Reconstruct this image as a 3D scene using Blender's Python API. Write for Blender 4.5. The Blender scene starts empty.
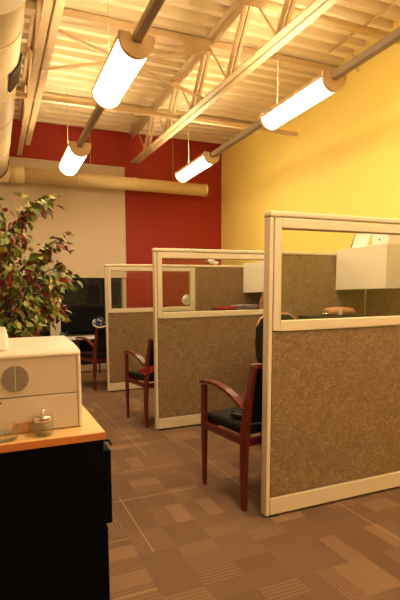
import bpy, math, random
from mathutils import Vector, Matrix
random.seed(7)
C = bpy.context.scene.collection
PI = math.pi

# ------------------------------------------------------------------ materials
def srgb(r, g, b):
    f = lambda c: c / 12.92 if c <= .04045 else ((c + .055) / 1.055) ** 2.4
    return (f(r / 255), f(g / 255), f(b / 255), 1)

def mat(name, col, rough=.5, metal=0., spec=.5, bump=0., bscale=60., var=0., vscale=8., trans=0., emit=None, estr=0., coat=0.):
    m = bpy.data.materials.new(name); m.use_nodes = True
    nt = m.node_tree; b = nt.nodes['Principled BSDF']
    b.inputs['Base Color'].default_value = col
    b.inputs['Roughness'].default_value = rough
    b.inputs['Metallic'].default_value = metal
    b.inputs['Specular IOR Level'].default_value = spec
    b.inputs['Transmission Weight'].default_value = trans
    b.inputs['Coat Weight'].default_value = coat
    if emit:
        b.inputs['Emission Color'].default_value = emit
        b.inputs['Emission Strength'].default_value = estr
    tc = nt.nodes.new('ShaderNodeTexCoord')
    if var:
        n = nt.nodes.new('ShaderNodeTexNoise'); n.inputs['Scale'].default_value = vscale; n.inputs['Detail'].default_value = 4
        nt.links.new(tc.outputs['Object'], n.inputs['Vector'])
        mx = nt.nodes.new('ShaderNodeMix'); mx.data_type = 'RGBA'
        mx.inputs['A'].default_value = tuple(c * (1 - var) for c in col[:3]) + (1,)
        mx.inputs['B'].default_value = tuple(min(1, c * (1 + var)) for c in col[:3]) + (1,)
        nt.links.new(n.outputs['Fac'], mx.inputs['Factor']); nt.links.new(mx.outputs['Result'], b.inputs['Base Color'])
    if bump:
        n = nt.nodes.new('ShaderNodeTexNoise'); n.inputs['Scale'].default_value = bscale
        nt.links.new(tc.outputs['Object'], n.inputs['Vector'])
        bp = nt.nodes.new('ShaderNodeBump'); bp.inputs['Strength'].default_value = bump; bp.inputs['Distance'].default_value = .01
        nt.links.new(n.outputs['Fac'], bp.inputs['Height']); nt.links.new(bp.outputs['Normal'], b.inputs['Normal'])
    return m

class NG:      # tiny node expression helper
    def __init__(s, m): s.nt = m.node_tree
    def math(s, op, a, b=0., c=None):
        n = s.nt.nodes.new('ShaderNodeMath'); n.operation = op
        for i, v in enumerate((a, b) if c is None else (a, b, c)):
            if isinstance(v, (int, float)): n.inputs[i].default_value = v
            else: s.nt.links.new(v, n.inputs[i])
        return n.outputs[0]
    def rand(s, x, y, w=0.):
        cb = s.nt.nodes.new('ShaderNodeCombineXYZ'); cb.inputs[2].default_value = w
        s.nt.links.new(x, cb.inputs[0]); s.nt.links.new(y, cb.inputs[1])
        n = s.nt.nodes.new('ShaderNodeTexWhiteNoise'); n.noise_dimensions = '3D'
        s.nt.links.new(cb.outputs[0], n.inputs[0]); return n.outputs[0]
    def mix(s, f, a, b):
        n = s.nt.nodes.new('ShaderNodeMix'); n.data_type = 'RGBA'
        for k, v in (('Factor', f), ('A', a), ('B', b)):
            if isinstance(v, (tuple, float)): n.inputs[k].default_value = v
            else: s.nt.links.new(v, n.inputs[k])
        return n.outputs['Result']

def carpet_material():
    m = mat('carpet tiles', srgb(120, 88, 60), .95, spec=.1, bump=.5, bscale=260)
    g = NG(m); nt = m.node_tree; b = nt.nodes['Principled BSDF']
    tc = nt.nodes.new('ShaderNodeTexCoord'); sp = nt.nodes.new('ShaderNodeSeparateXYZ'); nt.links.new(tc.outputs['Object'], sp.inputs[0])
    x, y = sp.outputs[0], sp.outputs[1]
    T = .40
    fl = lambda v, k: g.math('FLOOR', g.math('DIVIDE', v, k))
    tx, ty = fl(x, T), fl(y, T)
    orient = g.math('GREATER_THAN', g.rand(tx, ty, 3.), .5)
    inv = g.math('SUBTRACT', 1., orient)
    # u runs along the stripes of the tile, v across
    u = g.math('ADD', g.math('MULTIPLY', x, inv), g.math('MULTIPLY', y, orient))
    v = g.math('ADD', g.math('MULTIPLY', y, inv), g.math('MULTIPLY', x, orient))
    su, sv = fl(u, T / 2), fl(v, T / 4)
    r1 = g.rand(su, sv, 1.); r2 = g.rand(su, sv, 2.); r0 = g.rand(tx, ty, 5.)
    base = g.mix(r0, srgb(112, 85, 63), srgb(121, 93, 70))
    light = g.math('MULTIPLY', g.math('GREATER_THAN', r1, .84), .42)
    base = g.mix(light, base, srgb(160, 126, 92))
    dark = g.math('MULTIPLY', g.math('LESS_THAN', r1, .22), .25)
    base = g.mix(dark, base, srgb(96, 71, 52))
    st = g.math('SINE', g.math('MULTIPLY', v, 2 * PI / .019))
    stm = g.math('MULTIPLY', g.math('MULTIPLY', g.math('GREATER_THAN', r2, .66), g.math('GREATER_THAN', st, .3)), .3)
    base = g.mix(stm, base, srgb(170, 134, 98))
    # long thin pale lines
    ln = None
    for (a, bb, k, off, w) in ((x, y, T, .31, 11.), (y, x, T, .12, 12.)):
        fr = g.math('FRACT', g.math('ADD', g.math('DIVIDE', a, k), off))
        near = g.math('LESS_THAN', fr, .013)
        on_ = g.math('GREATER_THAN', g.rand(fl(a, k), fl(bb, T * 1.5), w), .7)
        q = g.math('MULTIPLY', near, on_)
        ln = q if ln is None else g.math('MAXIMUM', ln, q)
    base = g.mix(g.math('MULTIPLY', ln, .6), base, srgb(206, 168, 124))
    n = nt.nodes.new('ShaderNodeTexNoise'); n.inputs['Scale'].default_value = 130; n.inputs['Detail'].default_value = 3
    nt.links.new(tc.outputs['Object'], n.inputs['Vector'])
    f = g.math('MULTIPLY', g.math('SUBTRACT', n.outputs['Fac'], .35), 1.1)
    base = g.mix(f, base, srgb(134, 105, 80))
    nt.links.new(base, b.inputs['Base Color'])
    return m

def fabric_material():
    m = mat('leaf pattern panel fabric', srgb(150, 112, 72), .95, spec=.1)
    g = NG(m); nt = m.node_tree; b = nt.nodes['Principled BSDF']
    tc = nt.nodes.new('ShaderNodeTexCoord')
    no = nt.nodes.new('ShaderNodeTexNoise'); no.inputs['Scale'].default_value = 22; no.inputs['Detail'].default_value = 2
    nt.links.new(tc.outputs['Object'], no.inputs['Vector'])
    mx = nt.nodes.new('ShaderNodeMix'); mx.data_type = 'VECTOR'; mx.inputs['Factor'].default_value = .09
    nt.links.new(tc.outputs['Object'], mx.inputs['A']); nt.links.new(no.outputs['Color'], mx.inputs['B'])
    wv = nt.nodes.new('ShaderNodeTexNoise'); wv.inputs['Scale'].default_value = 31; wv.inputs['Detail'].default_value = 1; wv.inputs['Distortion'].default_value = 1.5
    nt.links.new(mx.outputs['Result'], wv.inputs['Vector'])
    line = g.math('LESS_THAN', g.math('ABSOLUTE', g.math('SUBTRACT', wv.outputs['Fac'], .5)), .022)
    w2 = nt.nodes.new('ShaderNodeTexNoise'); w2.inputs['Scale'].default_value = 27; w2.inputs['Detail'].default_value = 1; w2.inputs['Distortion'].default_value = 1.5
    nt.links.new(mx.outputs['Result'], w2.inputs['Vector'])
    cell = g.math('LESS_THAN', g.math('ABSOLUTE', g.math('SUBTRACT', w2.outputs['Fac'], .5)), .03)
    k = g.math('MULTIPLY', g.math('MAXIMUM', line, cell), .5)
    col = g.mix(k, srgb(128, 102, 73), srgb(188, 160, 118))
    n = nt.nodes.new('ShaderNodeTexNoise'); n.inputs['Scale'].default_value = 320
    nt.links.new(tc.outputs['Object'], n.inputs['Vector'])
    col = g.mix(g.math('MULTIPLY', g.math('SUBTRACT', n.outputs['Fac'], .4), 1.0), col, srgb(118, 92, 64))
    nt.links.new(col, b.inputs['Base Color'])
    return m

def wood_material(name, c1, c2, rough, scale=(2, 30, 30), coat=.0):
    m = mat(name, c1, rough, coat=coat); g = NG(m); nt = m.node_tree; b = nt.nodes['Principled BSDF']
    tc = nt.nodes.new('ShaderNodeTexCoord'); mp = nt.nodes.new('ShaderNodeMapping'); mp.inputs['Scale'].default_value = scale
    nt.links.new(tc.outputs['Object'], mp.inputs[0])
    n = nt.nodes.new('ShaderNodeTexNoise'); n.inputs['Scale'].default_value = 1.; n.inputs['Detail'].default_value = 5; n.inputs['Distortion'].default_value = .6
    nt.links.new(mp.outputs[0], n.inputs['Vector'])
    nt.links.new(g.mix(n.outputs['Fac'], c1, c2), b.inputs['Base Color'])
    return m

def pane_material(name='clear pane glass', refl=1.):
    m = bpy.data.materials.new(name); m.use_nodes = True; nt = m.node_tree
    nt.nodes.clear()
    out = nt.nodes.new('ShaderNodeOutputMaterial'); mix = nt.nodes.new('ShaderNodeMixShader')
    tr = nt.nodes.new('ShaderNodeBsdfTransparent'); tr.inputs[0].default_value = (.93, .95, .92, 1)
    gl = nt.nodes.new('ShaderNodeBsdfGlossy'); gl.inputs['Roughness'].default_value = .01
    lw = nt.nodes.new('ShaderNodeLayerWeight'); g = NG(m)
    fr = g.math('ADD', .035, g.math('MULTIPLY', .9, g.math('POWER', lw.outputs['Facing'], 5.)))
    nt.links.new(fr, mix.inputs[0]); nt.links.new(tr.outputs[0], mix.inputs[1]); nt.links.new(gl.outputs[0], mix.inputs[2])
    nt.links.new(mix.outputs[0], out.inputs[0])
    return m

M = {}
M['carpet'] = carpet_material()
M['fabric'] = fabric_material()
M['trim'] = mat('cream painted metal trim', srgb(222, 206, 172), .42, spec=.4)
M['white'] = mat('white laminate', srgb(232, 220, 196), .4)
M['foot'] = mat('black rubber foot', (.01, .01, .01, 1), .7)
M['glass'] = pane_material()
M['yellow'] = mat('yellow wall paint', srgb(252, 228, 120), .7, var=.02, vscale=2)
M['red'] = mat('red wall paint', srgb(160, 40, 18), .65, var=.03, vscale=2)
M['wall'] = mat('cream wall paint', srgb(224, 208, 178), .7)
M['deck'] = mat('cream painted deck', srgb(238, 222, 182), .6, var=.04, vscale=3)
M['steel'] = mat('cream painted steel', srgb(206, 180, 136), .5, var=.06, vscale=5)
M['duct'] = mat('cream duct', srgb(226, 204, 152), .5, var=.05, vscale=4, bump=.15, bscale=6)
M['band'] = mat('dark duct strap', srgb(60, 44, 30), .5)
M['grille'] = mat('grey duct grille', srgb(132, 114, 96), .5)
M['blind'] = mat('pale roller blind fabric', srgb(214, 196, 170), .85, spec=.1)
M['mull'] = mat('window frame paint', srgb(205, 190, 165), .5)
M['cherry'] = wood_material('cherry wood', srgb(84, 22, 10), srgb(114, 36, 16), .3, (6, 6, 30), .3)
M['black'] = mat('black upholstery', srgb(36, 31, 24), .8, spec=.2, bump=.2, bscale=300)
M['blackplastic'] = mat('black plastic', srgb(18, 17, 16), .4)
M['cab'] = mat('black laminate', srgb(5, 5, 5), .6, spec=.08)
M['oak'] = wood_material('honey oak laminate', srgb(218, 176, 110), srgb(230, 192, 126), .35, (3, 40, 40), .2)
M['oakedge'] = wood_material('orange oak edge', srgb(190, 112, 50), srgb(204, 126, 60), .4, (3, 40, 40))
M['printer'] = mat('warm grey printer plastic', srgb(206, 186, 158), .5)
M['printertop'] = mat('pale printer plastic', srgb(226, 212, 186), .45)
M['vent'] = mat('grey speaker mesh', srgb(158, 142, 128), .7)
M['ventdark'] = mat('dark slot', srgb(60, 50, 42), .7)
M['chrome'] = mat('chrome', (.85, .82, .78, 1), .12, 1.)
M['jar'] = pane_material('jar glass')
M['jar'].node_tree.nodes['Transparent BSDF'].inputs[0].default_value = (.99, .99, .97, 1)
M['liquid'] = mat('clear candy', srgb(226, 198, 150), .2, trans=.6)
M['bark'] = mat('brown bark', srgb(92, 62, 38), .9, bump=.6, bscale=40, var=.2, vscale=20)
M['leaf'] = mat('green leaf', srgb(112, 128, 58), .4, var=.35, vscale=9)
M['leaf2'] = mat('yellow green leaf', srgb(184, 180, 98), .4, var=.2, vscale=9)
M['leafr'] = mat('burgundy leaf', srgb(124, 40, 32), .4, var=.3, vscale=9)
M['soil'] = mat('dark soil', srgb(46, 32, 22), .95)
M['pot'] = mat('woven pot', srgb(140, 100, 60), .8, bump=.6, bscale=30)
M['galv'] = mat('painted conduit', srgb(158, 140, 118), .45, .2)
M['fixture'] = mat('tan fixture end', srgb(214, 184, 142), .4)
M['lens'] = mat('glowing lens', (1, 1, 1, 1), .5, emit=(1, .79, .53, 1), estr=17.)
M['uplens'] = mat('glowing uplight', (1, 1, 1, 1), .5, emit=(1, .77, .48, 1), estr=20.)
M['wire'] = mat('hanger wire', srgb(205, 180, 140), .5)
M['redcloth'] = mat('bright red cloth', srgb(206, 30, 30), .8, var=.15, vscale=30)
M['navy'] = mat('navy cloth', srgb(28, 32, 60), .85)
M['tan'] = mat('tan paper', srgb(186, 134, 88), .7)
M['paper'] = mat('white paper', srgb(236, 230, 220), .7)
M['greycloth'] = mat('lavender grey paper', srgb(170, 156, 158), .7)
M['pinkish'] = mat('pinkish plastic', srgb(214, 150, 128), .5)
M['tanleather'] = mat('tan leather', srgb(188, 132, 78), .5)
M['greenp'] = mat('green plastic', srgb(46, 110, 70), .4)
M['night'] = mat('dark outdoor ground', srgb(14, 12, 10), .9)

# ------------------------------------------------------------------ mesh helpers
class MB:
    def __init__(s): s.v = []; s.f = []; s.sm = []
    def add(s, vs, fs, smooth=False):
        n = len(s.v); s.v += [tuple(a) for a in vs]
        for f in fs: s.f.append(tuple(i + n for i in f)); s.sm.append(smooth)
        return s
    def box(s, x0, y0, z0, x1, y1, z1):
        v = [(x, y, z) for z in (z0, z1) for y in (y0, y1) for x in (x0, x1)]
        return s.add(v, [(0, 2, 3, 1), (4, 5, 7, 6), (0, 1, 5, 4), (2, 6, 7, 3), (0, 4, 6, 2), (1, 3, 7, 5)])
    def bar(s, p, q, w, h, up=(0, 0, 1)):
        p, q = Vector(p), Vector(q); d = (q - p).normalized(); u = Vector(up)
        if abs(d.dot(u)) > .99: u = Vector((1, 0, 0))
        r = d.cross(u).normalized(); u = r.cross(d).normalized()
        v = [c + r * a * w / 2 + u * b * h / 2 for c in (p, q) for a, b in ((-1, -1), (1, -1), (1, 1), (-1, 1))]
        return s.add(v, [(3, 2, 1, 0), (4, 5, 6, 7), (0, 1, 5, 4), (1, 2, 6, 5), (2, 3, 7, 6), (3, 0, 4, 7)])
    def sweep(s, pts, sec, up=(0, 0, 1), closed=True, smooth=True, scales=None):
        """sweep section (list of (r,u)) along pts"""
        pts = [Vector(p) for p in pts]; n = len(sec); vs = []
        for i, p in enumerate(pts):
            d = (pts[min(i + 1, len(pts) - 1)] - pts[max(i - 1, 0)]).normalized(); u = Vector(up)
            if abs(d.dot(u)) > .985: u = Vector((0, 1, 0)) if abs(d.y) < .9 else Vector((1, 0, 0))
            r = d.cross(u).normalized(); u = r.cross(d).normalized()
            k = scales[i] if scales else 1
            vs += [p + r * a * k + u * b * k for a, b in sec]
        fs = []
        for i in range(len(pts) - 1):
            for j in range(n if closed else n - 1):
                a, b = i * n + j, i * n + (j + 1) % n
                fs.append((a, b, b + n, a + n))
        s.add(vs, fs, smooth)
        if closed:
            m = len(s.v) - len(vs)
            s.f.append(tuple(m + j for j in range(n))[::-1]); s.sm.append(False)
            s.f.append(tuple(m + (len(pts) - 1) * n + j for j in range(n))); s.sm.append(False)
        return s
    def tube(s, pts, r, n=12, scales=None):
        return s.sweep(pts, [(r * math.cos(2 * PI * k / n), r * math.sin(2 * PI * k / n)) for k in range(n)], scales=scales)
    def lathe(s, prof, c=(0, 0, 0), n=28):
        vs = []; fs = []
        for r, z in prof:
            vs += [(c[0] + r * math.cos(2 * PI * k / n), c[1] + r * math.sin(2 * PI * k / n), c[2] + z) for k in range(n)]
        for i in range(len(prof) - 1):
            for k in range(n):
                a, b = i * n + k, i * n + (k + 1) % n
                fs.append((a, b, b + n, a + n))
        return s.add(vs, fs, True)
    def prism(s, poly, axis, a, b, smooth=False):
        """polygon (2D) extruded along axis index from a to b"""
        o = [i for i in range(3) if i != axis]; vs = []
        for t in (a, b):
            for p in poly:
                q = [0, 0, 0]; q[axis] = t; q[o[0]] = p[0]; q[o[1]] = p[1]; vs.append(q)
        n = len(poly)
        s.add(vs, [(i, (i + 1) % n, (i + 1) % n + n, i + n) for i in range(n)], smooth)
        m = len(s.v) - 2 * n
        s.f.append(tuple(m + i for i in range(n))); s.sm.append(False)
        s.f.append(tuple(m + n + i for i in reversed(range(n)))); s.sm.append(False)
        return s
    def ball(s, c, rx, ry, rz, n=18, m=10, wob=0.):
        vs = []; fs = []
        for i in range(m + 1):
            t = PI * i / m
            for k in range(n):
                a = 2 * PI * k / n; w = 1 + wob * math.sin(3 * a + 2 * t) * math.sin(t) + wob * math.sin(5 * a - 3 * t)
                vs.append((c[0] + rx * math.sin(t) * math.cos(a) * w, c[1] + ry * math.sin(t) * math.sin(a) * w, c[2] + rz * math.cos(t) * (1 + wob * math.sin(2 * a))))
        for i in range(m):
            for k in range(n):
                a, b = i * n + k, i * n + (k + 1) % n
                fs.append((a, a + n, b + n, b))
        return s.add(vs, fs, True)
    def build(s, name, m, parent=None, org=None, bevel=0., seg=2, subsurf=0, solid=0.):
        """verts in world coordinates when parent/org given with a location (subtracted)"""
        o0 = Vector(org) if org is not None else (parent['_o'] if parent is not None else Vector((0, 0, 0)))
        if not isinstance(o0, Vector): o0 = Vector(o0)
        me = bpy.data.meshes.new(name)
        me.from_pydata([Vector(v) - o0 for v in s.v], [], s.f); me.update()
        me.polygons.foreach_set('use_smooth', s.sm)
        import bmesh
        bm = bmesh.new(); bm.from_mesh(me)
        bmesh.ops.remove_doubles(bm, verts=bm.verts, dist=1e-5)
        bmesh.ops.recalc_face_normals(bm, faces=bm.faces); bm.to_mesh(me); bm.free()
        for x in (m if isinstance(m, (list, tuple)) else [m]): me.materials.append(M[x])
        o = bpy.data.objects.new(name, me); C.objects.link(o)
        if parent is not None: o.parent = parent
        else: o.location = o0
        o['_o'] = tuple(o0)
        if solid: md = o.modifiers.new('solid', 'SOLIDIFY'); md.thickness = solid
        if bevel: md = o.modifiers.new('bevel', 'BEVEL'); md.width = bevel; md.segments = seg; md.limit_method = 'ANGLE'
        if subsurf: md = o.modifiers.new('sub', 'SUBSURF'); md.levels = subsurf; md.render_levels = subsurf
        return o

def tag(o, label, cat, group=None, kind=None):
    o['label'] = label; o['category'] = cat
    if group: o['group'] = group
    if kind: o['kind'] = kind
    return o
def thing(name, org, label, cat, group=None):
    o = bpy.data.objects.new(name, None); C.objects.link(o); o.location = org; o['_o'] = tuple(org); o.empty_display_size = .1
    return tag(o, label, cat, group)
def struct(o):
    o['kind'] = 'structure'; return o
def copy_tree(o, parent=None):
    c = o.copy(); C.objects.link(c)
    if parent is not None: c.parent = parent
    for ch in [x for x in bpy.data.objects if x.parent == o]: copy_tree(ch, c)
    return c

# ------------------------------------------------------------------ dimensions
XP, XG, XS, XW = 1.372, 2.64, 3.85, 4.10      # partition end, glazed/fabric joint, spine, yellow wall
YP = (1.858, 3.519, 5.265)
YB, ZC, H = 7.03, 4.05, 1.68
XL, YF = -1.7, -3.2

# ------------------------------------------------------------------ room
struct(MB().box(XL - .1, YF - .1, -.1, XW + .1, YB + .15, 0).build('floor', 'carpet'))
struct(MB().box(XW, YF, 0, XW + .12, YB + .15, ZC + .1).build('wall_right', 'yellow'))
struct(MB().box(XL - .12, YF, 0, XL, YB + .15, ZC + .1).build('wall_left', 'wall'))
struct(MB().box(XL - .12, YF - .12, 0, XW + .12, YF, ZC + .1).build('wall_front', 'wall'))
WX0, WX1, WZ1 = -1.5, 2.20, 3.40
b = MB().box(WX1, YB, 0, XW, YB + .12, ZC + .1).box(XL, YB, WZ1, WX1, YB + .12, ZC + .1).box(XL, YB, 0, WX0, YB + .12, WZ1).box(WX0, YB, 0, WX1, YB + .12, .06)
struct(b.build('wall_back', 'red'))
struct(MB().box(WX0, YB - .012, 0, WX1, YB, .075).build('baseboard_back', 'mull', bevel=.003))
# fluted deck : ribs run along X
prof = []
y = YF; per = .17
while y < YB + .1:
    prof += [(y, ZC + .045), (y + .085, ZC + .045), (y + .098, ZC - .042), (y + .157, ZC - .042)]; y += per
prof.append((y, ZC + .045))
vs = [(XL, a, z) for a, z in prof] + [(XW, a, z) for a, z in prof]; n = len(prof)
d = MB().add(vs, [(i, i + 1, n + i + 1, n + i) for i in range(n - 1)])
struct(d.build('ceiling', 'deck', solid=.01))

# window in the back wall
wf = MB()
for x0, x1 in ((WX0, WX0 + .05), (-.32, -.14), (.865, 1.04), (WX1 - .07, WX1)):
    wf.box(x0, YB - .02, .06, x1, YB + .08, WZ1)
wf.box(WX0, YB - .015, .555, WX1, YB + .07, .605).box(WX0, YB - .015, .06, WX1, YB + .07, .10).box(WX0, YB - .015, WZ1 - .06, WX1, YB + .07, WZ1)
w = struct(wf.build('window_1', 'mull', bevel=.004))
for x0, x1 in ((WX0 + .05, -.32), (-.14, .865), (1.04, WX1 - .07)):
    for z0, z1 in ((.10, .555), (.605, WZ1 - .06)):
        p = MB().box(x0, YB + .03, z0, x1, YB + .036, z1).build('pane', 'glass', w)
struct(MB().box(-6, YB + .15, -.1, 8, YB + 9, -.05).build('ground_outside', 'night'))

# roller blinds
def blind(x0, x1, label):
    t = thing('roller_blind', ((x0 + x1) / 2, YB - .05, 1.587), label, 'window blind')
    MB().box(x0 + .01, YB - .052, 1.60, x1 - .01, YB - .048, 3.401).build('blind_fabric', 'blind', t)
    MB().box(x0 + .01, YB - .06, 1.587, x1 - .01, YB - .04, 1.612).build('bottom_rail', 'mull', t, bevel=.003)
    MB().box(x0, YB - .06, 3.40, x1, YB - .002, 3.44).build('valance', 'mull', t, bevel=.006)
    MB().tube([(x1 - .03, YB - .045, 3.40), (x1 - .03, YB - .062, 1.75)], .003, 6).build('pull_chain', 'trim', t)
blind(WX0 - .01, 2.21, 'wide pale roller blind lowered over the dark window behind the potted tree')

# ------------------------------------------------------------------ steel joists
def truss(xt0, xt1, xb0, xb1, y0, y1, zb0, zb1, nodes_b, nodes_t, gap, fl, label, bots):
    """top chord (xt0 near back, xt1 near front); bottom chord likewise"""
    t = thing('roof_truss', (xt0, y0, zb0), label, 'roof truss')
    lx = lambda a, b, y: a + (b - a) * (y - y0) / (y1 - y0)
    zb = lambda y: zb0 + (zb1 - zb0) * (y - y0) / (y1 - y0)
    zt = ZC - .05 - .02
    for s in (-1, 1):
        m = MB()
        a, c = (xt0 + s * gap, y0 + .0, zt), (xt1 + s * gap, y1, zt)
        m.bar((a[0] + s * fl / 2, a[1], zt + .02), (c[0] + s * fl / 2, c[1], zt + .02), fl, .008)
        m.bar((a[0], a[1], zt - .01), (c[0], c[1], zt - .01), .008, .06)
        m.build('top_chord', 'steel', t)
    for s, (yb0, yb1) in zip((-1, 1), bots):
        m = MB()
        m.bar((lx(xb0, xb1, yb0) + s * (gap + fl / 2), yb0, zb(yb0)), (lx(xb0, xb1, yb1) + s * (gap + fl / 2), yb1, zb(yb1)), fl, .008)
        m.bar((lx(xb0, xb1, yb0) + s * gap, yb0, zb(yb0) + .03), (lx(xb0, xb1, yb1) + s * gap, yb1, zb(yb1) + .03), .008, .06)
        m.build('bottom_chord', 'steel', t)
    for yb in nodes_b:
        for k, yt in enumerate(nodes_t(yb)):
            m = MB()
            for s in ((-1, 1) if k == 0 else (0,)):
                w = .032 if k == 0 else .014
                m.bar((lx(xb0, xb1, yb) + s * .03, yb, zb(yb) + .01), (lx(xt0, xt1, yt) + s * .03, yt, zt), w, w)
            m.build('web_member', 'steel', t)
    return t
truss(2.36, 2.36, 2.35, 2.42, 7.0, .2, 3.50, 3.30, [6.35, 5.55, 4.75, 3.95, 3.15, 2.35, 1.55, .75],
      lambda y: (y - .42, y + .38), .010, .070, 'cream steel truss crossing the middle of the ceiling between the two light rows', ((6.9, .2), (6.9, .2)))
truss(.56, .56, .53, .55, 7.0, .2, 3.45, 3.45, [6.2, 5.4, 4.6, 3.8, 3.0, 2.2, 1.4], lambda y: (y - .4, y + .4), .012, .065,
      'cream steel truss at left beside the big round duct', ((6.88, .2), (6.42, .2)))

def xbar(name, y, z, x0, x1, w, h, label, cat):
    return tag(MB().bar((x0, y, z), (x1, y, z), w, h).build(name, 'steel', org=((x0 + x1) / 2, y, z), bevel=.003), label, cat)
# bridging bar through both trusses, purlins, pipe
xbar('bridging_bar', 4.98, 3.47, -1.6, XW, .035, .05, 'thin cream bridging bar running across under both trusses near the far lights', 'steel bar')
xbar('purlin', 4.30, 3.955, XL, XW, .10, .07, 'cream purlin under the deck, the one crossing just beyond the near lights', 'steel beam')
xbar('purlin', 2.70, 3.955, XL, XW, .10, .07, 'cream purlin under the deck at the top edge of the view', 'steel beam')
xbar('purlin', 6.0, 3.975, XL, XW, .05, .03, 'cream purlin under the deck, nearest the red wall', 'steel beam')
tag(MB().tube([(XL + .1, 3.36, 3.80), (XW - .01, 3.36, 3.80)], .035, 14).build('ceiling_pipe', 'steel', org=(1.2, 3.36, 3.80)),
    'round cream pipe crossing the ceiling at upper right to the yellow wall', 'pipe')
for a, c, lab in (((.55, 4.35, 3.45), (2.36, 4.30, 3.90), 'thin diagonal brace rising from the left truss to the middle truss'),
                  ((.56, 4.42, 3.92), (2.37, 4.42, 3.45), 'thin diagonal brace falling from the left truss to the middle truss foot')):
    tag(MB().bar(a, c, .028, .028).build('diagonal_brace', 'steel', org=a), lab, 'steel brace')
# branch pipe on the deck by the yellow wall
t = thing('sprinkler_pipe', (3.85, 3.3, 3.85), 'thin pale sprinkler pipe with short branches beside the yellow wall', 'pipe')
MB().tube([(3.62, 1.4, 3.90), (3.62, 3.9, 3.90)], .012, 8).build('pipe_run', 'steel', t)
MB().tube([(3.62, 3.85, 3.90), (3.9, 3.85, 3.90), (3.93, 3.85, 3.87), (3.93, 3.80, 3.7)], .012, 8).build('branch', 'steel', t)
MB().tube([(3.62, 2.9, 3.90), (4.0, 2.9, 3.90), (4.03, 2.9, 3.87), (4.03, 2.9, 3.8)], .012, 8).build('branch', 'steel', t)

# ------------------------------------------------------------------ ducts
t = thing('round_duct', (.03, 3.0, 3.1), 'big round cream duct running along the upper left of the room', 'duct')
MB().tube([(.03, YF + .1, 3.1), (.03, 2.62, 3.1)], .285, 40).build('insulated_section', 'duct', t)
MB().tube([(.03, 2.62, 3.1), (.03, 6.2, 3.1)], .25, 40).build('duct_section', 'duct', t)
for yy in (3.02, 3.82, 4.4, 5.3): MB().tube([(.03, yy, 3.1), (.03, yy + .02, 3.1)], .256, 40).build('seam', 'duct', t)
m = MB().tube([(.03, 6.10, 3.1), (.03, 6.16, 3.1)], .262, 40); m.build('strap', 'band', t)
# elbow reducing into the back duct
pts = [(.03, 6.2, 3.1), (.04, 6.35, 3.1), (.09, 6.5, 3.1), (.2, 6.58, 3.09), (.3, 6.6, 3.08)]
MB().tube(pts, .25, 40, [1, .98, .85, .6, .48]).build('elbow', 'duct', t)
# grille wrapped on the duct surface
g = thing('duct_grille', (.2, 3.6, 3.0), 'grey slatted air grille with a dark frame on the big round duct', 'air grille')
def onduct(a, y, r): return (.03 + r * math.cos(a), y, 3.1 + r * math.sin(a))
a0, a1 = -.85, -.10
seg = 8; A = [a0 + (a1 - a0) * k / seg for k in range(seg + 1)]
vs = [onduct(a, yy, .254) for yy in (3.43, 3.67) for a in A]
MB().add(vs, [(i, i + 1, i + seg + 2, i + seg + 1) for i in range(seg)], True).build('backing', 'grille', g, solid=.004)
for yy in (3.425, 3.675): MB().sweep([onduct(a, yy, .262) for a in A], [(-.008, -.012), (.008, -.012), (.008, .012), (-.008, .012)], up=(0, 1, 0)).build('frame', 'ventdark', g)
m = MB()
for k in range(9):
    a = a0 + (a1 - a0) * (k + .5) / 9
    m.bar(onduct(a, 3.44, .262), onduct(a, 3.665, .262), .012, .008)
m.build('slats', 'vent', g)
for yy in (-.5, 2.0, 4.0, 5.9): MB().bar((.03, yy, 3.34), (.03, yy, ZC - .04), .03, .004, (0, 1, 0)).build('hanger_strap', 'steel', t)
t = thing('branch_duct', (1.9, 6.6, 3.08), 'slim round cream duct running along in front of the red back wall', 'duct')
MB().tube([(.3, 6.6, 3.08), (.52, 6.6, 3.08)], .118, 32).build('collar', 'duct', t)
m = MB().tube([(.52, 6.6, 3.08), (3.50, 6.6, 3.06)], .098, 32); m.build('duct_section', 'duct', t)
for xx in (1.3, 2.25): MB().tube([(xx, 6.6, 3.075), (xx + .015, 6.6, 3.075)], .101, 32).build('seam', 'duct', t)
MB().tube([(3.50, 6.6, 3.06), (3.54, 6.6, 3.06)], .103, 32).build('end_cap', 'duct', t)
for x, lab in ((1.53, 'thin wire hanging the slim back duct beside the left light row'), (2.93, 'thin wire hanging the slim back duct beside the right light row')):
    tag(MB().tube([(x, 6.6, 3.17), (x, 6.6, ZC - .04)], .004, 6).build('hanger_wire', 'wire', org=(x, 6.6, 3.17)), lab, 'hanger wire')

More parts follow.
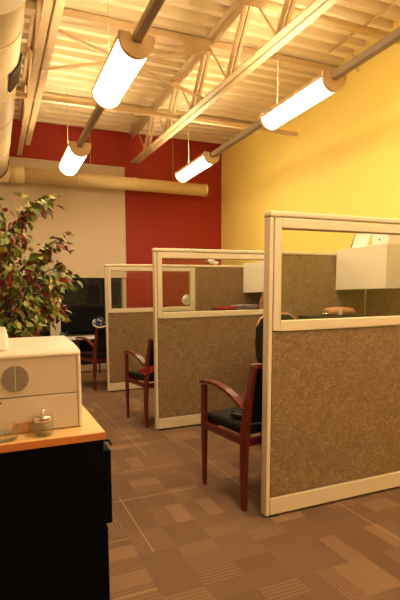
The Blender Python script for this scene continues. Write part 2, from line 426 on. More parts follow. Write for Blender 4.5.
# ------------------------------------------------------------------ suspended lights
def fixture(x, y0, y1, label, R=.12):
    zt = 2.965
    t = thing('suspended_light', (x, (y0 + y1) / 2, zt - R), label, 'suspended light', 'tubular lights in the two hanging rows')
    n = 14
    arc = [(R * math.cos(PI + PI * k / n), R * .98 * math.sin(PI + PI * k / n)) for k in range(n + 1)]
    vs = [(x + a, y, zt + c) for y in (y0 + .03, y1 - .03) for a, c in arc]
    MB().add(vs, [(i, i + 1, i + n + 2, i + n + 1) for i in range(n)], True).build('diffuser', 'lens', t)
    MB().box(x - R * .8, y0 + .04, zt - .012, x - .03, y1 - .04, zt - .008).box(x + .03, y0 + .04, zt - .012, x + R * .8, y1 - .04, zt - .008).build('uplight_lens', 'uplens', t)
    for s in (-1, 1):
        MB().bar((x + s * (R + .002), y0, zt), (x + s * (R + .002), y1, zt), .012, .03).build('side_rail', 'fixture', t)
    MB().box(x - .03, y0, zt - .03, x + .03, y1, zt + .03).build('spine', 'galv', t)
    for a, c in ((y0, y0 + .03), (y1 - .03, y1)):
        ea = [(x + (R + .006) * math.cos(PI + PI * k / 20), zt + (R + .006) * math.sin(PI + PI * k / 20)) for k in range(21)]
        ea += [(x + R + .006, zt + .03), (x + .05, zt + .03), (x + .04, zt + .012), (x - .04, zt + .012), (x - .05, zt + .03), (x - R - .006, zt + .03)]
        MB().prism(ea, 1, a, c).build('end_plate', 'fixture', t)
    return t
FL = [(2.80, 3.61), (4.84, 5.64)]; FR = [(2.78, 3.62), (4.70, 5.58)]
fixture(.99, *FL[0], 'near glowing light of the left row, beside the left truss')
fixture(1.01, *FL[1], 'far glowing light of the left row, above the potted tree')
fixture(2.645, *FR[0], 'near glowing light of the right row, in front of the yellow wall', .105)
fixture(2.61, *FR[1], 'far glowing light of the right row, in front of the red wall', .10)
for x, nm in ((.99, 'left'), (2.64, 'right')):
    for ya, yb in ((.62, 1.56), (-1.5, -.55)):
        fixture(x, ya, yb, 'light of the %s row %s' % (nm, 'just above the viewer' if ya > 0 else 'behind the viewer'))
for x, ys, lab in ((.99, (1.56, 2.80), 'dark conduit at the top of the left light row'), (1.0, (3.61, 4.84), 'grey conduit between the two lights of the left row'),
                   (2.64, (1.56, 2.78), 'grey conduit running from the near right light to the right edge'), (2.625, (3.62, 4.70), 'grey conduit between the two lights of the right row')):
    tag(MB().bar((x, ys[0], 2.965), (x, ys[1], 2.965), .062, .062).build('light_conduit', 'galv', org=(x, sum(ys) / 2, 2.965), bevel=.012), lab, 'conduit')
for x, y, lab in ((1.01, 5.60, 'thin wire above the far end of the far left light'), (.99, 3.5, 'thin wire above the near left light'),
                  (2.61, 5.35, 'thin wire above the far right light'), (2.645, 3.5, 'thin wire above the near right light')):
    tag(MB().tube([(x, y, 2.99), (x, y, ZC - .04)], .003, 6).build('light_hanger', 'wire', org=(x, y, 2.99)), lab, 'hanger wire')

# ------------------------------------------------------------------ cubicle partitions
TH = .05
def glazed(y, label):
    t = thing('glazed_partition', (XP, y, 0), label, 'cubicle partition', 'glazed end partitions of the cubicles')
    x0, x1 = XP, XG; fy0, fy1 = y - .004, y + TH + .004
    MB().box(x0, y, .012, x0 + .024, y + TH, H - .034).build('end_post', 'trim', t, bevel=.004)
    MB().box(x0 - .003, y - .006, H - .032, x1, y + TH + .006, H).build('top_cap', 'trim', t, bevel=.01, seg=3)
    fr = MB(); a, c, z0, z1 = x0 + .028, x1 - .005, 1.052, H - .037
    fr.box(a, fy0, z0, a + .045, fy1, z1).box(c - .045, fy0, z0, c, fy1, z1).box(a + .045, fy0, z1 - .05, c - .045, fy1, z1).box(a + .045, fy0, z0, c - .045, fy1, z0 + .052)
    fr.build('window_frame', 'trim', t, bevel=.003)
    MB().box(a + .04, y + TH / 2 - .003, z0 + .045, c - .04, y + TH / 2 + .003, z1 - .045).build('glass_pane', 'glass', t)
    MB().box(x0 + .028, y + .002, .118, x1 - .005, y + TH - .002, 1.047).build('fabric_panel', 'fabric', t, bevel=.003)
    MB().box(x0 + .026, y - .003, .016, x1 - .005, y + TH + .003, .113).build('kick_plate', 'trim', t, bevel=.003)
    for fx in (x0 + .06, x1 - .08):
        MB().box(fx - .03, y + .006, 0, fx + .03, y + TH - .006, .02).build('foot', 'foot', t)
    return t
def solidp(y, label):
    t = thing('fabric_partition', (XG, y, 0), label, 'cubicle partition', 'full fabric partitions between cubicles')
    x0, x1 = XG, XS
    MB().box(x0, y, .012, x0 + .02, y + TH, H - .03).build('seam_post', 'trim', t, bevel=.003)
    MB().box(x0, y - .006, H - .032, x1, y + TH + .006, H).build('top_cap', 'trim', t, bevel=.01, seg=3)
    MB().box(x0 + .022, y + .002, .118, x1, y + TH - .002, H - .035).build('fabric_panel', 'fabric', t, bevel=.003)
    MB().box(x0 + .02, y - .003, .016, x1, y + TH + .003, .113).build('kick_plate', 'trim', t, bevel=.003)
    MB().box(x1 - .10, y + .006, 0, x1 - .04, y + TH - .006, .02).build('foot', 'foot', t)
glazed(YP[0], 'nearest glazed cubicle partition, the large one at right with brown fabric and cream frame')
glazed(YP[1], 'middle glazed cubicle partition between the nearest and the farthest ones')
glazed(YP[2], 'farthest glazed cubicle partition standing by the dark window and red wall')
solidp(YP[0], 'full height fabric partition continuing the nearest glazed one past the right edge')
solidp(YP[1], 'full height brown fabric partition seen through the near glass left of the cabinet')
solidp(YP[2], 'full height brown fabric partition seen through the middle glass')
for y0, y1, lab in ((YP[0] + .06, 2.70, 'brown fabric spine panel at the right below the near overhead cabinet'), (2.71, YP[1] - .01, 'brown fabric spine panel below the far end of the near overhead cabinet'),
                    (YP[1] + .06, YP[2] - .01, 'brown fabric spine panel in the cubicle seen through the middle glass')):
    t = thing('spine_partition', (XS, y0, 0), lab, 'cubicle partition', 'fabric spine panels along the yellow wall')
    MB().box(XS + .002, y0, .118, XS + .05, y1, H - .034).build('fabric_panel', 'fabric', t)
    MB().box(XS, y0, H - .032, XS + .056, y1, H).build('top_cap', 'trim', t, bevel=.008)
    MB().box(XS, y0, 0, XS + .056, y1, .113).build('kick_plate', 'trim', t)
    MB().box(XS - .002, y1 - .012, .118, XS + .052, y1, H - .034).build('seam_post', 'trim', t)

def bin_(y0, y1, label):
    t = thing('overhead_cabinet', (XS, (y0 + y1) / 2, 1.287), label, 'overhead cabinet', 'white overhead cabinets on the spine panels')
    MB().box(3.45, y0, 1.290, XS - .001, y1, 1.702).build('body', 'white', t, bevel=.004)
    MB().box(3.43, y0 + .003, 1.287, 3.449, y1 - .003, 1.706).build('door', 'white', t, bevel=.005)
bin_(2.905, YP[1] - .004, 'white overhead cabinet seen through the nearest glass at right')
bin_(4.35, YP[2] - .004, 'white overhead cabinet seen through the middle glass')

def desk(y0, y1, label):
    t = thing('cubicle_desk', (3.5, (y0 + y1) / 2, 0), label, 'desk', 'desks inside the cubicles')
    MB().box(3.1, y0, .70, XS - .003, y1, .73).build('desktop', 'white', t, bevel=.006)
    MB().box(2.62, y1 - .5, .70, 3.099, y1, .73).build('return_top', 'white', t, bevel=.006)
    MB().box(3.15, y0 + .02, 0, XS - .02, y0 + .045, .70).build('end_panel', 'trim', t)
    MB().box(2.66, y1 - .48, 0, 2.685, y1 - .02, .70).build('end_panel', 'trim', t)
    MB().box(3.4, y1 - .045, 0, XS - .02, y1 - .02, .70).build('end_panel', 'trim', t)
desk(YP[0] + .06, YP[1] - .005, 'white desk inside the cubicle behind the nearest partition')
desk(YP[1] + .06, YP[2] - .005, 'white desk inside the cubicle behind the middle partition')
def organizer(x0, x1, y0, y1, z1, label):
    t = thing('desk_organizer', ((x0 + x1) / 2, (y0 + y1) / 2, .731), label, 'desk organizer', 'desk organizers on the cubicle desks')
    for k in range(5):
        x = x0 + (x1 - x0 - .015) * k / 4
        MB().box(x, y0, .731, x + .015, y1, z1 - .015).build('divider', 'blackplastic', t)
    MB().box(x0, y0, z1 - .014, x1, y1, z1).build('top_shelf', 'blackplastic', t, bevel=.002)
organizer(2.86, 3.38, 3.05, 3.40, 1.035, 'black desk organizer behind the nearest glass, carrying a tan package')
organizer(2.85, 3.42, 4.82, 5.15, 1.07, 'black desk organizer behind the middle glass, carrying red and grey papers')
# items on them
t = thing('tan_package', (3.2, 3.2, 1.036), 'tan paper package lying on the organizer behind the nearest glass', 'package')
MB().sweep([(3.02, 3.2, 1.075), (3.08, 3.2, 1.08), (3.2, 3.2, 1.085), (3.3, 3.2, 1.075), (3.35, 3.2, 1.065)], [(.07, -.036), (.08, 0), (.05, .032), (-.05, .032), (-.08, 0), (-.07, -.036)], scales=[.6, 1, 1, .9, .5]).build('wrapper', 'tan', t)
MB().box(3.10, 3.118, 1.045, 3.14, 3.122, 1.10).build('label_strip', 'paper', t)
t = thing('key_bunch', (2.95, 3.16, 1.036), 'small dark and silver bunch of keys left of the tan package', 'keys')
for k in range(5):
    a = k * 1.2
    MB().ball((2.93 + .02 * k, 3.15 + .02 * math.sin(a * 2), 1.05 + .006 * (k % 2)), .014, .014, .012, 10, 6).build('key', 'chrome' if k % 2 else 'blackplastic', t)
def stack(name, x0, x1, y0, y1, z, n, m, label, cat):
    t = thing(name, ((x0 + x1) / 2, (y0 + y1) / 2, z), label, cat)
    for k in range(n):
        o = .006 * math.sin(k * 2.3)
        MB().box(x0 + o, y0 + o, z + .0011 + .013 * k, x1 + o, y1 + o, z + .012 + .013 * k).build('sheaf', m, t, bevel=.002)
stack('red_folder_stack', 2.88, 3.10, 4.88, 5.08, 1.07, 2, 'redcloth', 'low stack of red folders seen through the middle glass', 'folders')
stack('grey_paper_stack', 3.13, 3.40, 4.86, 5.10, 1.07, 4, 'greycloth', 'stack of lavender grey papers beside the red folders in the middle glass', 'papers')
# items on the near overhead cabinet
t = thing('picture_card', (3.56, 3.36, 1.704), 'white card with a black tilted border standing on the near overhead cabinet', 'card')
def quad(x, ys, lean, z0, h):   # small leaning rectangular card
    return [(x, ys[0] + lean, z0), (x, ys[1] + lean, z0), (x + .03, ys[1], z0 + h), (x + .03, ys[0], z0 + h)]
MB().add(quad(3.56, (3.22, 3.42), .03, 1.7055, .155), [(0, 1, 2, 3)]).build('card', 'paper', t, solid=.004)
MB().bar((3.553, 3.45, 1.71), (3.583, 3.42, 1.86), .008, .006).bar((3.553, 3.25, 1.71), (3.553, 3.45, 1.71), .005, .004).build('border', 'blackplastic', t)
t = thing('white_plastic_box', (3.62, 3.10, 1.706), 'white box with a small dark dot on the near overhead cabinet', 'box')
MB().box(3.57, 3.02, 1.7065, 3.75, 3.20, 1.865).build('body', 'paper', t, bevel=.01)
MB().tube([(3.5685, 3.115, 1.765), (3.572, 3.115, 1.765)], .010, 14).build('knob', 'blackplastic', t)
# ornament on the far partition
t = thing('ornament', (2.92, 5.29, 1.681), 'small white and dark red ornament on top of the far fabric partition', 'ornament')
MB().ball((2.86, 5.29, 1.715), .055, .022, .028, wob=.12).build('base', 'leafr', t)
MB().ball((2.92, 5.29, 1.74), .045, .022, .04, wob=.15).build('body', 'paper', t)
MB().ball((2.99, 5.29, 1.712), .045, .02, .025, wob=.1).build('wing', 'paper', t)
t = thing('crumpled_white_bag', (2.64, 5.55, 1.10), 'crumpled white plastic bag seen through the farthest glass', 'bag')
MB().ball((2.66, 5.55, 1.20), .07, .05, .07, wob=.2).build('bag_body', 'paper', t)
t = thing('storage_shelf', (2.85, 5.62, 0), 'low white shelf unit behind the farthest partition under the white bag', 'shelf')
MB().box(2.45, 5.42, 0, 2.47, 5.75, 1.08).box(3.2, 5.42, 0, 3.22, 5.75, 1.08).build('side_panel', 'white', t)
MB().box(2.43, 5.41, 1.08, 3.24, 5.76, 1.10).box(2.47, 5.42, .55, 3.2, 5.75, .57).box(2.47, 5.42, .08, 3.2, 5.75, .1).build('shelf', 'white', t)

# ------------------------------------------------------------------ guest chairs
def make_chair(label):
    t = thing('guest_chair', (0, 0, 0), label, 'chair', 'cherry armchairs with black seats')
    # origin: floor, centre; faces +Y ; half width .26
    W = .255
    for s in (-1, 1):
        x = s * W
        sec = [(-.014, -.020), (.014, -.020), (.014, .020), (-.014, .020)]
        MB().sweep([(x, .20, 0), (x, .205, .35), (x, .205, .675)], sec, smooth=False, scales=[.72, 1, 1]).build('front_leg', 'cherry', t, bevel=.004)
        m = MB()
        prof = [(-.195, 0, .016), (-.19, .2, .021), (-.185, .42, .030), (-.19, .56, .027), (-.208, .70, .020), (-.232, .85, .014)]
        poly = [(y - w, z) for y, z, w in prof] + [(y + w, z) for y, z, w in reversed(prof)]
        m.prism(poly, 0, x - .014, x + .014)
        m.v = [(vx - s * max(0, vz - .3) * .06, vy, vz) for vx, vy, vz in m.v]
        m.build('rear_leg', 'cherry', t, bevel=.004)
        a = MB(); path = [(.235, .688), (.19, .698), (.12, .703), (.04, .698), (-.04, .68), (-.11, .652), (-.165, .620), (-.185, .60)]
        a.sweep([(x, y, z) for y, z in path], [(-.026, -.011), (.026, -.011), (.026, .011), (-.026, .011)], smooth=False, scales=[.8, 1, 1, 1, 1, 1, .9, .7]).build('arm', 'cherry', t, bevel=.005)
        MB().box(x - .011, -.19, .385, x + .011, .20, .43).build('side_rail', 'cherry', t, bevel=.003)
    MB().box(-W, .187, .385, W, .209, .43).build('front_rail', 'cherry', t, bevel=.003)
    MB().box(-W, -.215, .385, W, -.193, .43).build('rear_rail', 'cherry', t, bevel=.003)
    MB().box(-W + .017, -.17, .43, W - .017, .225, .485).build('seat', 'black', t, bevel=.02, seg=4)
    m = MB(); n = 10
    for k in range(n):
        pass
    rows = [(.50, -.176), (.58, -.180), (.68, -.190), (.78, -.206), (.835, -.214)]
    vs = []; fs = []
    for z, y in rows:
        for k in range(n + 1):
            u = k / n * 2 - 1; vs.append((u * (W - .046), y + .012 - .02 * (1 - u * u), z))
    for i in range(len(rows) - 1):
        for k in range(n):
            a = i * (n + 1) + k; fs.append((a, a + 1, a + n + 2, a + n + 1))
    MB().add(vs, fs, True).build('backrest', 'black', t, solid=.035, bevel=.008)
    MB().sweep([((k / n * 2 - 1) * (W - .025), -.222 - .02 * (1 - (k / n * 2 - 1) ** 2), .848) for k in range(n + 1)], [(-.012, -.014), (.012, -.014), (.012, .014), (-.012, .014)], smooth=False).build('top_rail', 'cherry', t, bevel=.004)
    return t
ch = make_chair('nearest cherry armchair with black seat, backed against the nearest partition')
spots = [((1.312, 1.982), .12, ch['label']),
         ((1.322, 3.652), .16, 'middle cherry armchair with a red cloth on its seat, by the middle partition'),
         ((1.235, 5.42), .38, 'farthest cherry armchair by the dark window, mostly hidden by the farthest partition')]
for i, (l, r, lab) in enumerate(spots):
    o = ch if i == 0 else copy_tree(ch)
    qx, qy = -.255, -.195
    l = (l[0] - (qx * math.cos(r) - qy * math.sin(r)), l[1] - (qx * math.sin(r) + qy * math.cos(r)), 0)
    o.location = l; o.rotation_euler = (0, 0, r); o['label'] = lab
# things on the chairs
t = thing('red_cloth', (1.50, 3.78, .487), 'bright red folded cloth heaped on the middle armchair seat', 'cloth')
m = MB(); n = 14; vs = []; fs = []
for i in range(n + 1):
    for j in range(n + 1):
        u, v = i / n * 2 - 1, j / n * 2 - 1
        h = max(0, (1 - abs(u)) * .9 + .1) * max(0, 1 - v * v * .8) * .15 + .012 * math.sin(6 * u + 3 * v) * (1 - abs(u)) + .006
        vs.append((1.44 + .13 * u, 3.77 + .11 * v + .02 * math.sin(3 * u), .517 + h - .01))
for i in range(n):
    for j in range(n):
        a = i * (n + 1) + j; fs.append((a, a + 1, a + n + 2, a + n + 1))
m.add(vs, fs, True).build('cloth_fold', 'redcloth', t, solid=.008)
m = MB().sweep([(1.32, 3.72, .505), (1.40, 3.70, .508), (1.52, 3.74, .508), (1.58, 3.82, .505)], [(.05, -.018), (.06, 0), (.04, .016), (-.04, .016), (-.06, 0), (-.05, -.018)]).build('navy_fold', 'navy', t)
m['label'] = 'navy blue fold under the red cloth'
t = thing('black_pouch', (1.46, 2.14, .487), 'small black pouch lying on the nearest armchair seat', 'pouch')
MB().sweep([(1.355, 2.20, .515), (1.40, 2.165, .508), (1.48, 2.11, .506)], [(.022, -.018), (.028, 0), (.016, .016), (-.016, .016), (-.028, 0), (-.022, -.018)], scales=[.7, 1.1, 1]).build('pouch_body', 'blackplastic', t)
MB().bar((1.36, 2.20, .53), (1.42, 2.15, .527), .014, .006).build('flap', 'blackplastic', t)
# patterned bag on the far chair back
def pattern_mat():
    m = mat('blue white pattern cloth', srgb(60, 66, 100), .8); g = NG(m); nt = m.node_tree
    tc = nt.nodes.new('ShaderNodeTexCoord'); v = nt.nodes.new('ShaderNodeTexVoronoi'); v.inputs['Scale'].default_value = 26
    nt.links.new(tc.outputs['Object'], v.inputs['Vector'])
    nt.links.new(g.mix(g.math('LESS_THAN', v.outputs['Distance'], .3), srgb(44, 46, 84), srgb(190, 180, 175)), nt.nodes['Principled BSDF'].inputs['Base Color'])
    return m
M['pattern'] = pattern_mat()
t = thing('patterned_scarf', (1.30, 5.33, .86), 'blue and white patterned scarf bundled on the farthest armchair back', 'scarf')
MB().ball((1.30, 5.36, .925), .085, .05, .065, wob=.16).build('bundle', 'pattern', t)
MB().tube([(1.30 + .10 * math.cos(a), 5.31, .925 + .062 * math.sin(a)) for a in [PI * (.75 + .09 * k) for k in range(13)]], .007, 8).build('white_edge', 'paper', t)

# office chairs inside the cubicles
def office_chair(loc, rot, m, rim, label, top):
    x, y, _ = loc
    t = thing('office_chair', loc, label, 'office chair', 'swivel office chairs in the cubicles')
    MB().tube([(x, y, .06), (x, y, .42)], .025, 14).build('gas_column', 'blackplastic', t)
    for k in range(5):
        a = 2 * PI * k / 5 + .3
        MB().bar((x, y, .09), (x + .26 * math.cos(a), y + .26 * math.sin(a), .065), .04, .025).build('base_arm', 'blackplastic', t, bevel=.005)
        MB().ball((x + .25 * math.cos(a), y + .25 * math.sin(a), .028), .025, .025, .028, 12, 8).build('caster', 'blackplastic', t)
    MB().box(x - .22, y - .21, .42, x + .22, y + .21, .50).build('seat', m, t, bevel=.03, seg=4)
    c, s = math.cos(rot), math.sin(rot)
    def P(u, d, z): return (x + u * c - d * s, y + u * s + d * c, z)
    prof = []; n = 16
    ht = top - .62
    for k in range(n):
        a = 2 * PI * k / n
        cx = abs(math.cos(a)) ** .6 * (1 if math.cos(a) > 0 else -1); sx = abs(math.sin(a)) ** .6 * (1 if math.sin(a) > 0 else -1)
        prof.append((.21 * cx, .62 + ht / 2 + ht / 2 * sx))
    vs = [P(u, .22, z) for u, z in prof] + [P(u, .26, z) for u, z in prof]
    MB().add(vs, [tuple(range(n)), tuple(range(2 * n - 1, n - 1, -1))] + [(i, (i + 1) % n, (i + 1) % n + n, i + n) for i in range(n)]).build('backrest', m, t, bevel=.012, seg=3)
    if rim:
        MB().tube([P(u * 1.02, .24, .62 + ht / 2 + (z - .62 - ht / 2) * 1.02) for u, z in prof[1:8]], .009, 8).build('back_rim', rim, t)
    MB().bar(P(0, .1, .44), P(0, .27, .50), .05, .02).bar(P(0, .27, .49), P(0, .27, .8), .05, .02).build('back_support', 'blackplastic', t)
    return t
office_chair((2.27, 2.72, 0), 0.0, 'black', 'pinkish', 'black office chair with a pinkish rim seen behind the nearest partition post', 1.085)
office_chair((3.12, 4.02, 0), -.5, 'tanleather', None, 'tan high backed office chair seen at the right edge of the middle glass', 1.33)

# ------------------------------------------------------------------ counter with printer
CXR, CYF = .366, 1.463
t = thing('low_cabinet', (-.2, 1.9, 0), 'low black cabinet with a honey wood top at lower left', 'cabinet')
MB().box(-1.15, CYF, .722, CXR, 2.30, .75).build('wood_top', 'oak', t, bevel=.002)
MB().box(-1.15, CYF - .004, .721, CXR, CYF + .0, .748).build('front_edge', 'oakedge', t, bevel=.001)
MB().box(-1.13, CYF + .006, .0, CXR - .006, 2.28, .7215).build('body', 'cab', t, bevel=.003)
for y0, y1 in ((CYF + .008, 1.83), (1.845, 2.27)):
    dd = MB().box(CXR - .005, y0, .385, CXR + .022, y1, .672).build('drawer', 'cab', t, bevel=.003)
    MB().tube([(CXR + .024, (y0 + y1) / 2 - .08, .6), (CXR + .045, (y0 + y1) / 2 - .07, .6), (CXR + .045, (y0 + y1) / 2 + .07, .6), (CXR + .024, (y0 + y1) / 2 + .08, .6)], .005, 8).build('handle', 'chrome', dd)
    MB().box(CXR - .005, y0, .05, CXR + .004, y1, .372).build('door', 'cab', t, bevel=.003)
MB().sweep([(CXR - .004, CYF + .03, .712), (CXR + .016, CYF + .03, .710), (CXR + .026, CYF + .03, .690)], [(-.02, -.004), (.02, -.004), (.02, .004), (-.02, .004)], smooth=False).build('lock_catch', 'blackplastic', t)

PY, PX, PZ0, PZ1 = 1.555, .300, .752, 1.045
t = thing('laser_printer', (0, PY + .2, PZ0), 'bulky cream laser printer on the low wood topped cabinet', 'printer')
MB().box(-.25, PY, PZ0 + .002, PX - .016, PY + .35, .885).build('lower_body', 'printer', t, bevel=.003)
MB().box(-.25, PY, .888, PX - .016, PY + .35, PZ1 - .012).build('front_panel', 'printer', t, bevel=.003)
MB().box(PX - .015, PY - .003, PZ0 + .002, PX, PY + .35, PZ1 - .012).build('side_corner', 'printertop', t, bevel=.006, seg=3)
m = MB()
for (z, y) in (): pass
prof = [(PY - .006, PZ1 - .016), (PY - .006, PZ1 - .002), (PY + .01, PZ1 + .008), (PY + .12, PZ1 + .020), (PY + .36, PZ1 + .030), (PY + .36, PZ1 - .016)]
m = MB().prism([(y, z) for y, z in prof], 0, -.25, PX); m.build('top_cover', 'printertop', t, bevel=.014, seg=4)
m = MB().prism([(PY + .02, PZ1 + .012), (PY + .10, PZ1 + .07), (PY + .30, PZ1 + .085), (PY + .34, PZ1 + .02)], 0, -.25, .045); m.build('scanner_hood', 'printertop', t, bevel=.012, seg=3)
MB().box(-.02, PY + .10, PZ1 + .05, .012, PY + .105, PZ1 + .19).build('paper_tray', 'paper', t, bevel=.002)
vt = MB().tube([(.060, PY - .0045, .957), (.060, PY + .004, .957)], .048, 36).build('fan_vent', 'vent', t)
m = MB()
for k in range(11):
    z = .957 - .04 + .008 * k; h = math.sqrt(max(0, .046 ** 2 - (z - .957) ** 2)); m.bar((.060 - h, PY - .0055, z), (.060 + h, PY - .0055, z), .0015, .0022)
m.build('vent_slats', 'grille', vt)
MB().bar((.060, PY - .006, .912), (.060, PY - .006, 1.002), .002, .003, (0, 1, 0)).build('vent_bar', 'printertop', vt)
MB().box(-.05, PY - .003, .868, .008, PY + .002, .874).build('dark_slot', 'ventdark', t)
MB().box(.045, PY - .003, .754, .110, PY + .002, .792).build('recess', 'tan', t)

# glass jars in front
def jar(x, y, r, h, label, lid):
    z = .751
    t = thing('glass_jar', (x, y, z), label, 'glass jar')
    MB().lathe([(0, 0), (r * .9, 0), (r, .006), (r * 1.03, h * .45), (r, h * .9), (r * .94, h), (r * .90, h), (r * .96, h * .9), (r * .98, h * .45), (r * .95, .01), (r * .85, .005), (0, .005)], (x, y, z)).build('jar_body', 'jar', t)
    for zz in (.25, .7):
        MB().lathe([(r * 1.03, h * zz - .002), (r * 1.055, h * zz), (r * 1.03, h * zz + .002)], (x, y, z)).build('rib', 'jar', t)
    if lid:
        l = MB().lathe([(r * .96, h), (r * 1.06, h), (r * 1.06, h + .013), (r * .98, h + .018), (r * .6, h + .022), (r * .2, h + .024), (0, h + .024)], (x, y, z)).build('lid', 'chrome', t)
        MB().lathe([(r * .2, h + .023), (r * .17, h + .027), (r * .30, h + .031), (r * .26, h + .037), (0, h + .039)], (x, y, z)).build('knob', 'chrome', l)
jar(.147, 1.513, .036, .056, 'small glass jar with a shiny chrome lid in front of the printer', True)
jar(.018, 1.508, .041, .052, 'open glass bowl at the left edge in front of the printer', False)

# ------------------------------------------------------------------ ficus tree
TX, TY = .055, 2.62
t = thing('potted_ficus', (TX, TY, 0), 'leafy potted ficus tree with green and burgundy leaves behind the printer', 'potted tree')
MB().lathe([(0, 0), (.13, 0), (.15, .02), (.175, .28), (.185, .30), (.165, .30), (.155, .26), (0, .26)], (TX, TY, 0)).build('pot', 'pot', t)
MB().lathe([(0, .255), (.157, .262)], (TX, TY, 0)).build('soil', 'soil', t)
rnd = random.Random(3)
trunk = [(TX, TY, .25), (TX + .012, TY, .6), (TX - .005, TY, 1.0), (TX + .01, TY, 1.3), (TX + .0, TY, 1.55), (TX - .03, TY, 1.75)]
m = MB().tube(trunk, .028, 10, [1.2, 1, .95, .8, .5, .2])
m.tube([(TX - .03, TY + .02, .27), (TX + .02, TY - .02, .7), (TX + .02, TY + .01, 1.1), (TX + .07, TY, 1.45)], .016, 8, [1.2, 1, .8, .4])
twigs = []
targets = [(.34, 2.6, 1.83), (.25, 2.55, 1.78), (.43, 2.6, 1.62), (.44, 2.62, 1.44), (.47, 2.58, 1.37), (.42, 2.62, 1.17), (.36, 2.5, 1.22), (.22, 2.5, 1.10), (.15, 2.45, 1.05), (.30, 2.6, 1.52),
           (.05, 2.6, 1.80), (-.1, 2.6, 1.84), (-.3, 2.6, 1.75), (-.4, 2.6, 1.5), (-.4, 2.6, 1.25), (-.2, 2.5, 1.1), (.0, 2.42, 1.12), (.1, 2.35, 1.4), (.15, 2.85, 1.4), (-.1, 2.9, 1.5), (-.1, 2.35, 1.35), (.2, 2.8, 1.65), (.1, 2.4, 1.6), (0, 2.85, 1.2), (.3, 2.75, 1.25), (.38, 2.5, 1.35), (.2, 2.45, 1.25)]
for k, g_ in enumerate(targets):
    z0 = min(1.6, max(.98, g_[2] - .28 - .1 * rnd.random())); p0 = Vector((TX, TY, z0)); p3 = Vector(g_)
    mid = p0.lerp(p3, .5) + Vector((0, 0, .10 + .05 * rnd.random()))
    pts = []
    for i in range(9):
        u = i / 8; pts.append(p0 * (1 - u) ** 2 + mid * 2 * u * (1 - u) + p3 * u * u)
    m.tube(pts, .008, 6, [1 - .8 * i / 8 for i in range(9)]); twigs.append(pts)
m.build('trunk', 'bark', t)
L = {'leaf': MB(), 'leaf2': MB(), 'leafr': MB()}
def leaf(mb, p, d, ln, wd, roll):
    d = d.normalized(); up = Vector((0, 0, 1))
    r = d.cross(up)
    if r.length < .1: r = Vector((1, 0, 0))
    r.normalize(); nn = r.cross(d).normalized(); r = (r * math.cos(roll) + nn * math.sin(roll)).normalized(); nn = r.cross(d).normalized()
    st = [(0, 0, 0), (.25, .8, .02), (.5, 1, .03), (.75, .62, .0), (1.05, 0, -.10)]
    vs = []
    for a, w, h in st:
        c = p + d * ln * a + nn * ln * h
        vs += [c - r * wd * w + nn * ln * .06 * w, c, c + r * wd * w + nn * ln * .06 * w]
    fs = []
    for i in range(4):
        b0 = i * 3; fs += [(b0, b0 + 1, b0 + 4, b0 + 3), (b0 + 1, b0 + 2, b0 + 5, b0 + 4)]
    mb.add(vs, fs, True)
for pts in twigs:
    for k in range(74):
        u = .25 + .75 * rnd.random() ** .8; i = min(7, int(u * 8)); p = pts[i].lerp(pts[i + 1], u * 8 - i)
        p = p + Vector((rnd.gauss(0, .025), rnd.gauss(0, .03), rnd.gauss(-.01, .028)))
        out = (p - Vector((TX, TY, p.z))); out = out.normalized() if out.length > .01 else Vector((1, 0, 0))
        d = out * rnd.uniform(.1, .8) + Vector((rnd.uniform(-.8, .8), rnd.uniform(-.8, .8), rnd.uniform(-1.3, .25)))
        q = rnd.random(); kind = 'leafr' if q < .27 else 'leaf2' if q < .55 else 'leaf'
        leaf(L[kind], p, d, rnd.uniform(.040, .064), rnd.uniform(.0115, .018), rnd.uniform(-1.2, 1.2))
for kind, nm, lab in (('leaf', 'foliage', 'dark green leaves'), ('leaf2', 'foliage', 'yellow green leaves'), ('leafr', 'foliage', 'burgundy leaves')):
    o = L[kind].build(nm, kind, t); o['label'] = lab; o['kind'] = 'stuff'

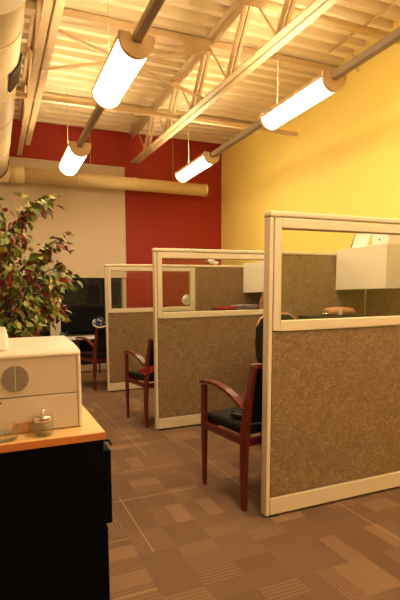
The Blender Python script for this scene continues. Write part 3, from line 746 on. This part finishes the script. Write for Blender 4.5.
# a few low things by the window
t = thing('watering_can', (1.02, 6.75, .0), 'small green watering can by the dark window right of the printer', 'watering can')
MB().lathe([(0, 0), (.045, 0), (.048, .07), (.03, .09), (0, .09)], (1.02, 6.75, .607), 20).build('can_body', 'greenp', t)
MB().tube([(1.05, 6.75, .64), (1.09, 6.75, .69), (1.10, 6.75, .71)], .008, 8).build('spout', 'greenp', t)
t = thing('window_table', (1.3, 6.78, 0), 'low white table in front of the dark window', 'table')
MB().box(.9, 6.6, .585, 1.66, 6.95, .606).build('tabletop', 'paper', t, bevel=.004)
for x in (.95, 1.6):
    for y_ in (6.65, 6.9): MB().tube([(x, y_, 0), (x, y_, .586)], .012, 8).build('leg', 'blackplastic', t)

# ------------------------------------------------------------------ world, camera
wd = bpy.data.worlds.new('night'); bpy.context.scene.world = wd; wd.use_nodes = True
wd.node_tree.nodes['Background'].inputs[0].default_value = (.01, .008, .006, 1)
wd.node_tree.nodes['Background'].inputs[1].default_value = .3

F = 416.32
yaw, pitch, roll = .3413, -.1036, -.0166
f = Vector((math.sin(yaw) * math.cos(pitch), math.cos(yaw) * math.cos(pitch), math.sin(pitch)))
r = Vector((math.cos(yaw), -math.sin(yaw), 0)); u = r.cross(f)
c, s = math.cos(roll), math.sin(roll)
r2, u2 = c * r + s * u, -s * r + c * u
cam = bpy.data.cameras.new('camera'); co = bpy.data.objects.new('camera', cam); C.objects.link(co)
mw = Matrix((r2, u2, -f)).transposed().to_4x4(); mw.translation = (0, 0, 1.2413); co.matrix_world = mw
cam.sensor_fit = 'VERTICAL'; cam.sensor_height = 36; cam.lens = F / 600 * 36
cam.shift_x = 57.21 / 600; cam.shift_y = 40.87 / 600
cam.clip_start = .05
sc = bpy.context.scene; sc.camera = co
vs_ = sc.view_settings; sc.display_settings.display_device = 'sRGB'
vs_.view_transform = 'Standard'; vs_.look = 'None'; vs_.gamma = 1; vs_.use_curve_mapping = False
vs_.exposure = 1.22
for o in bpy.data.objects:
    for k in ('_o', '_'):
        if k in o: del o[k]
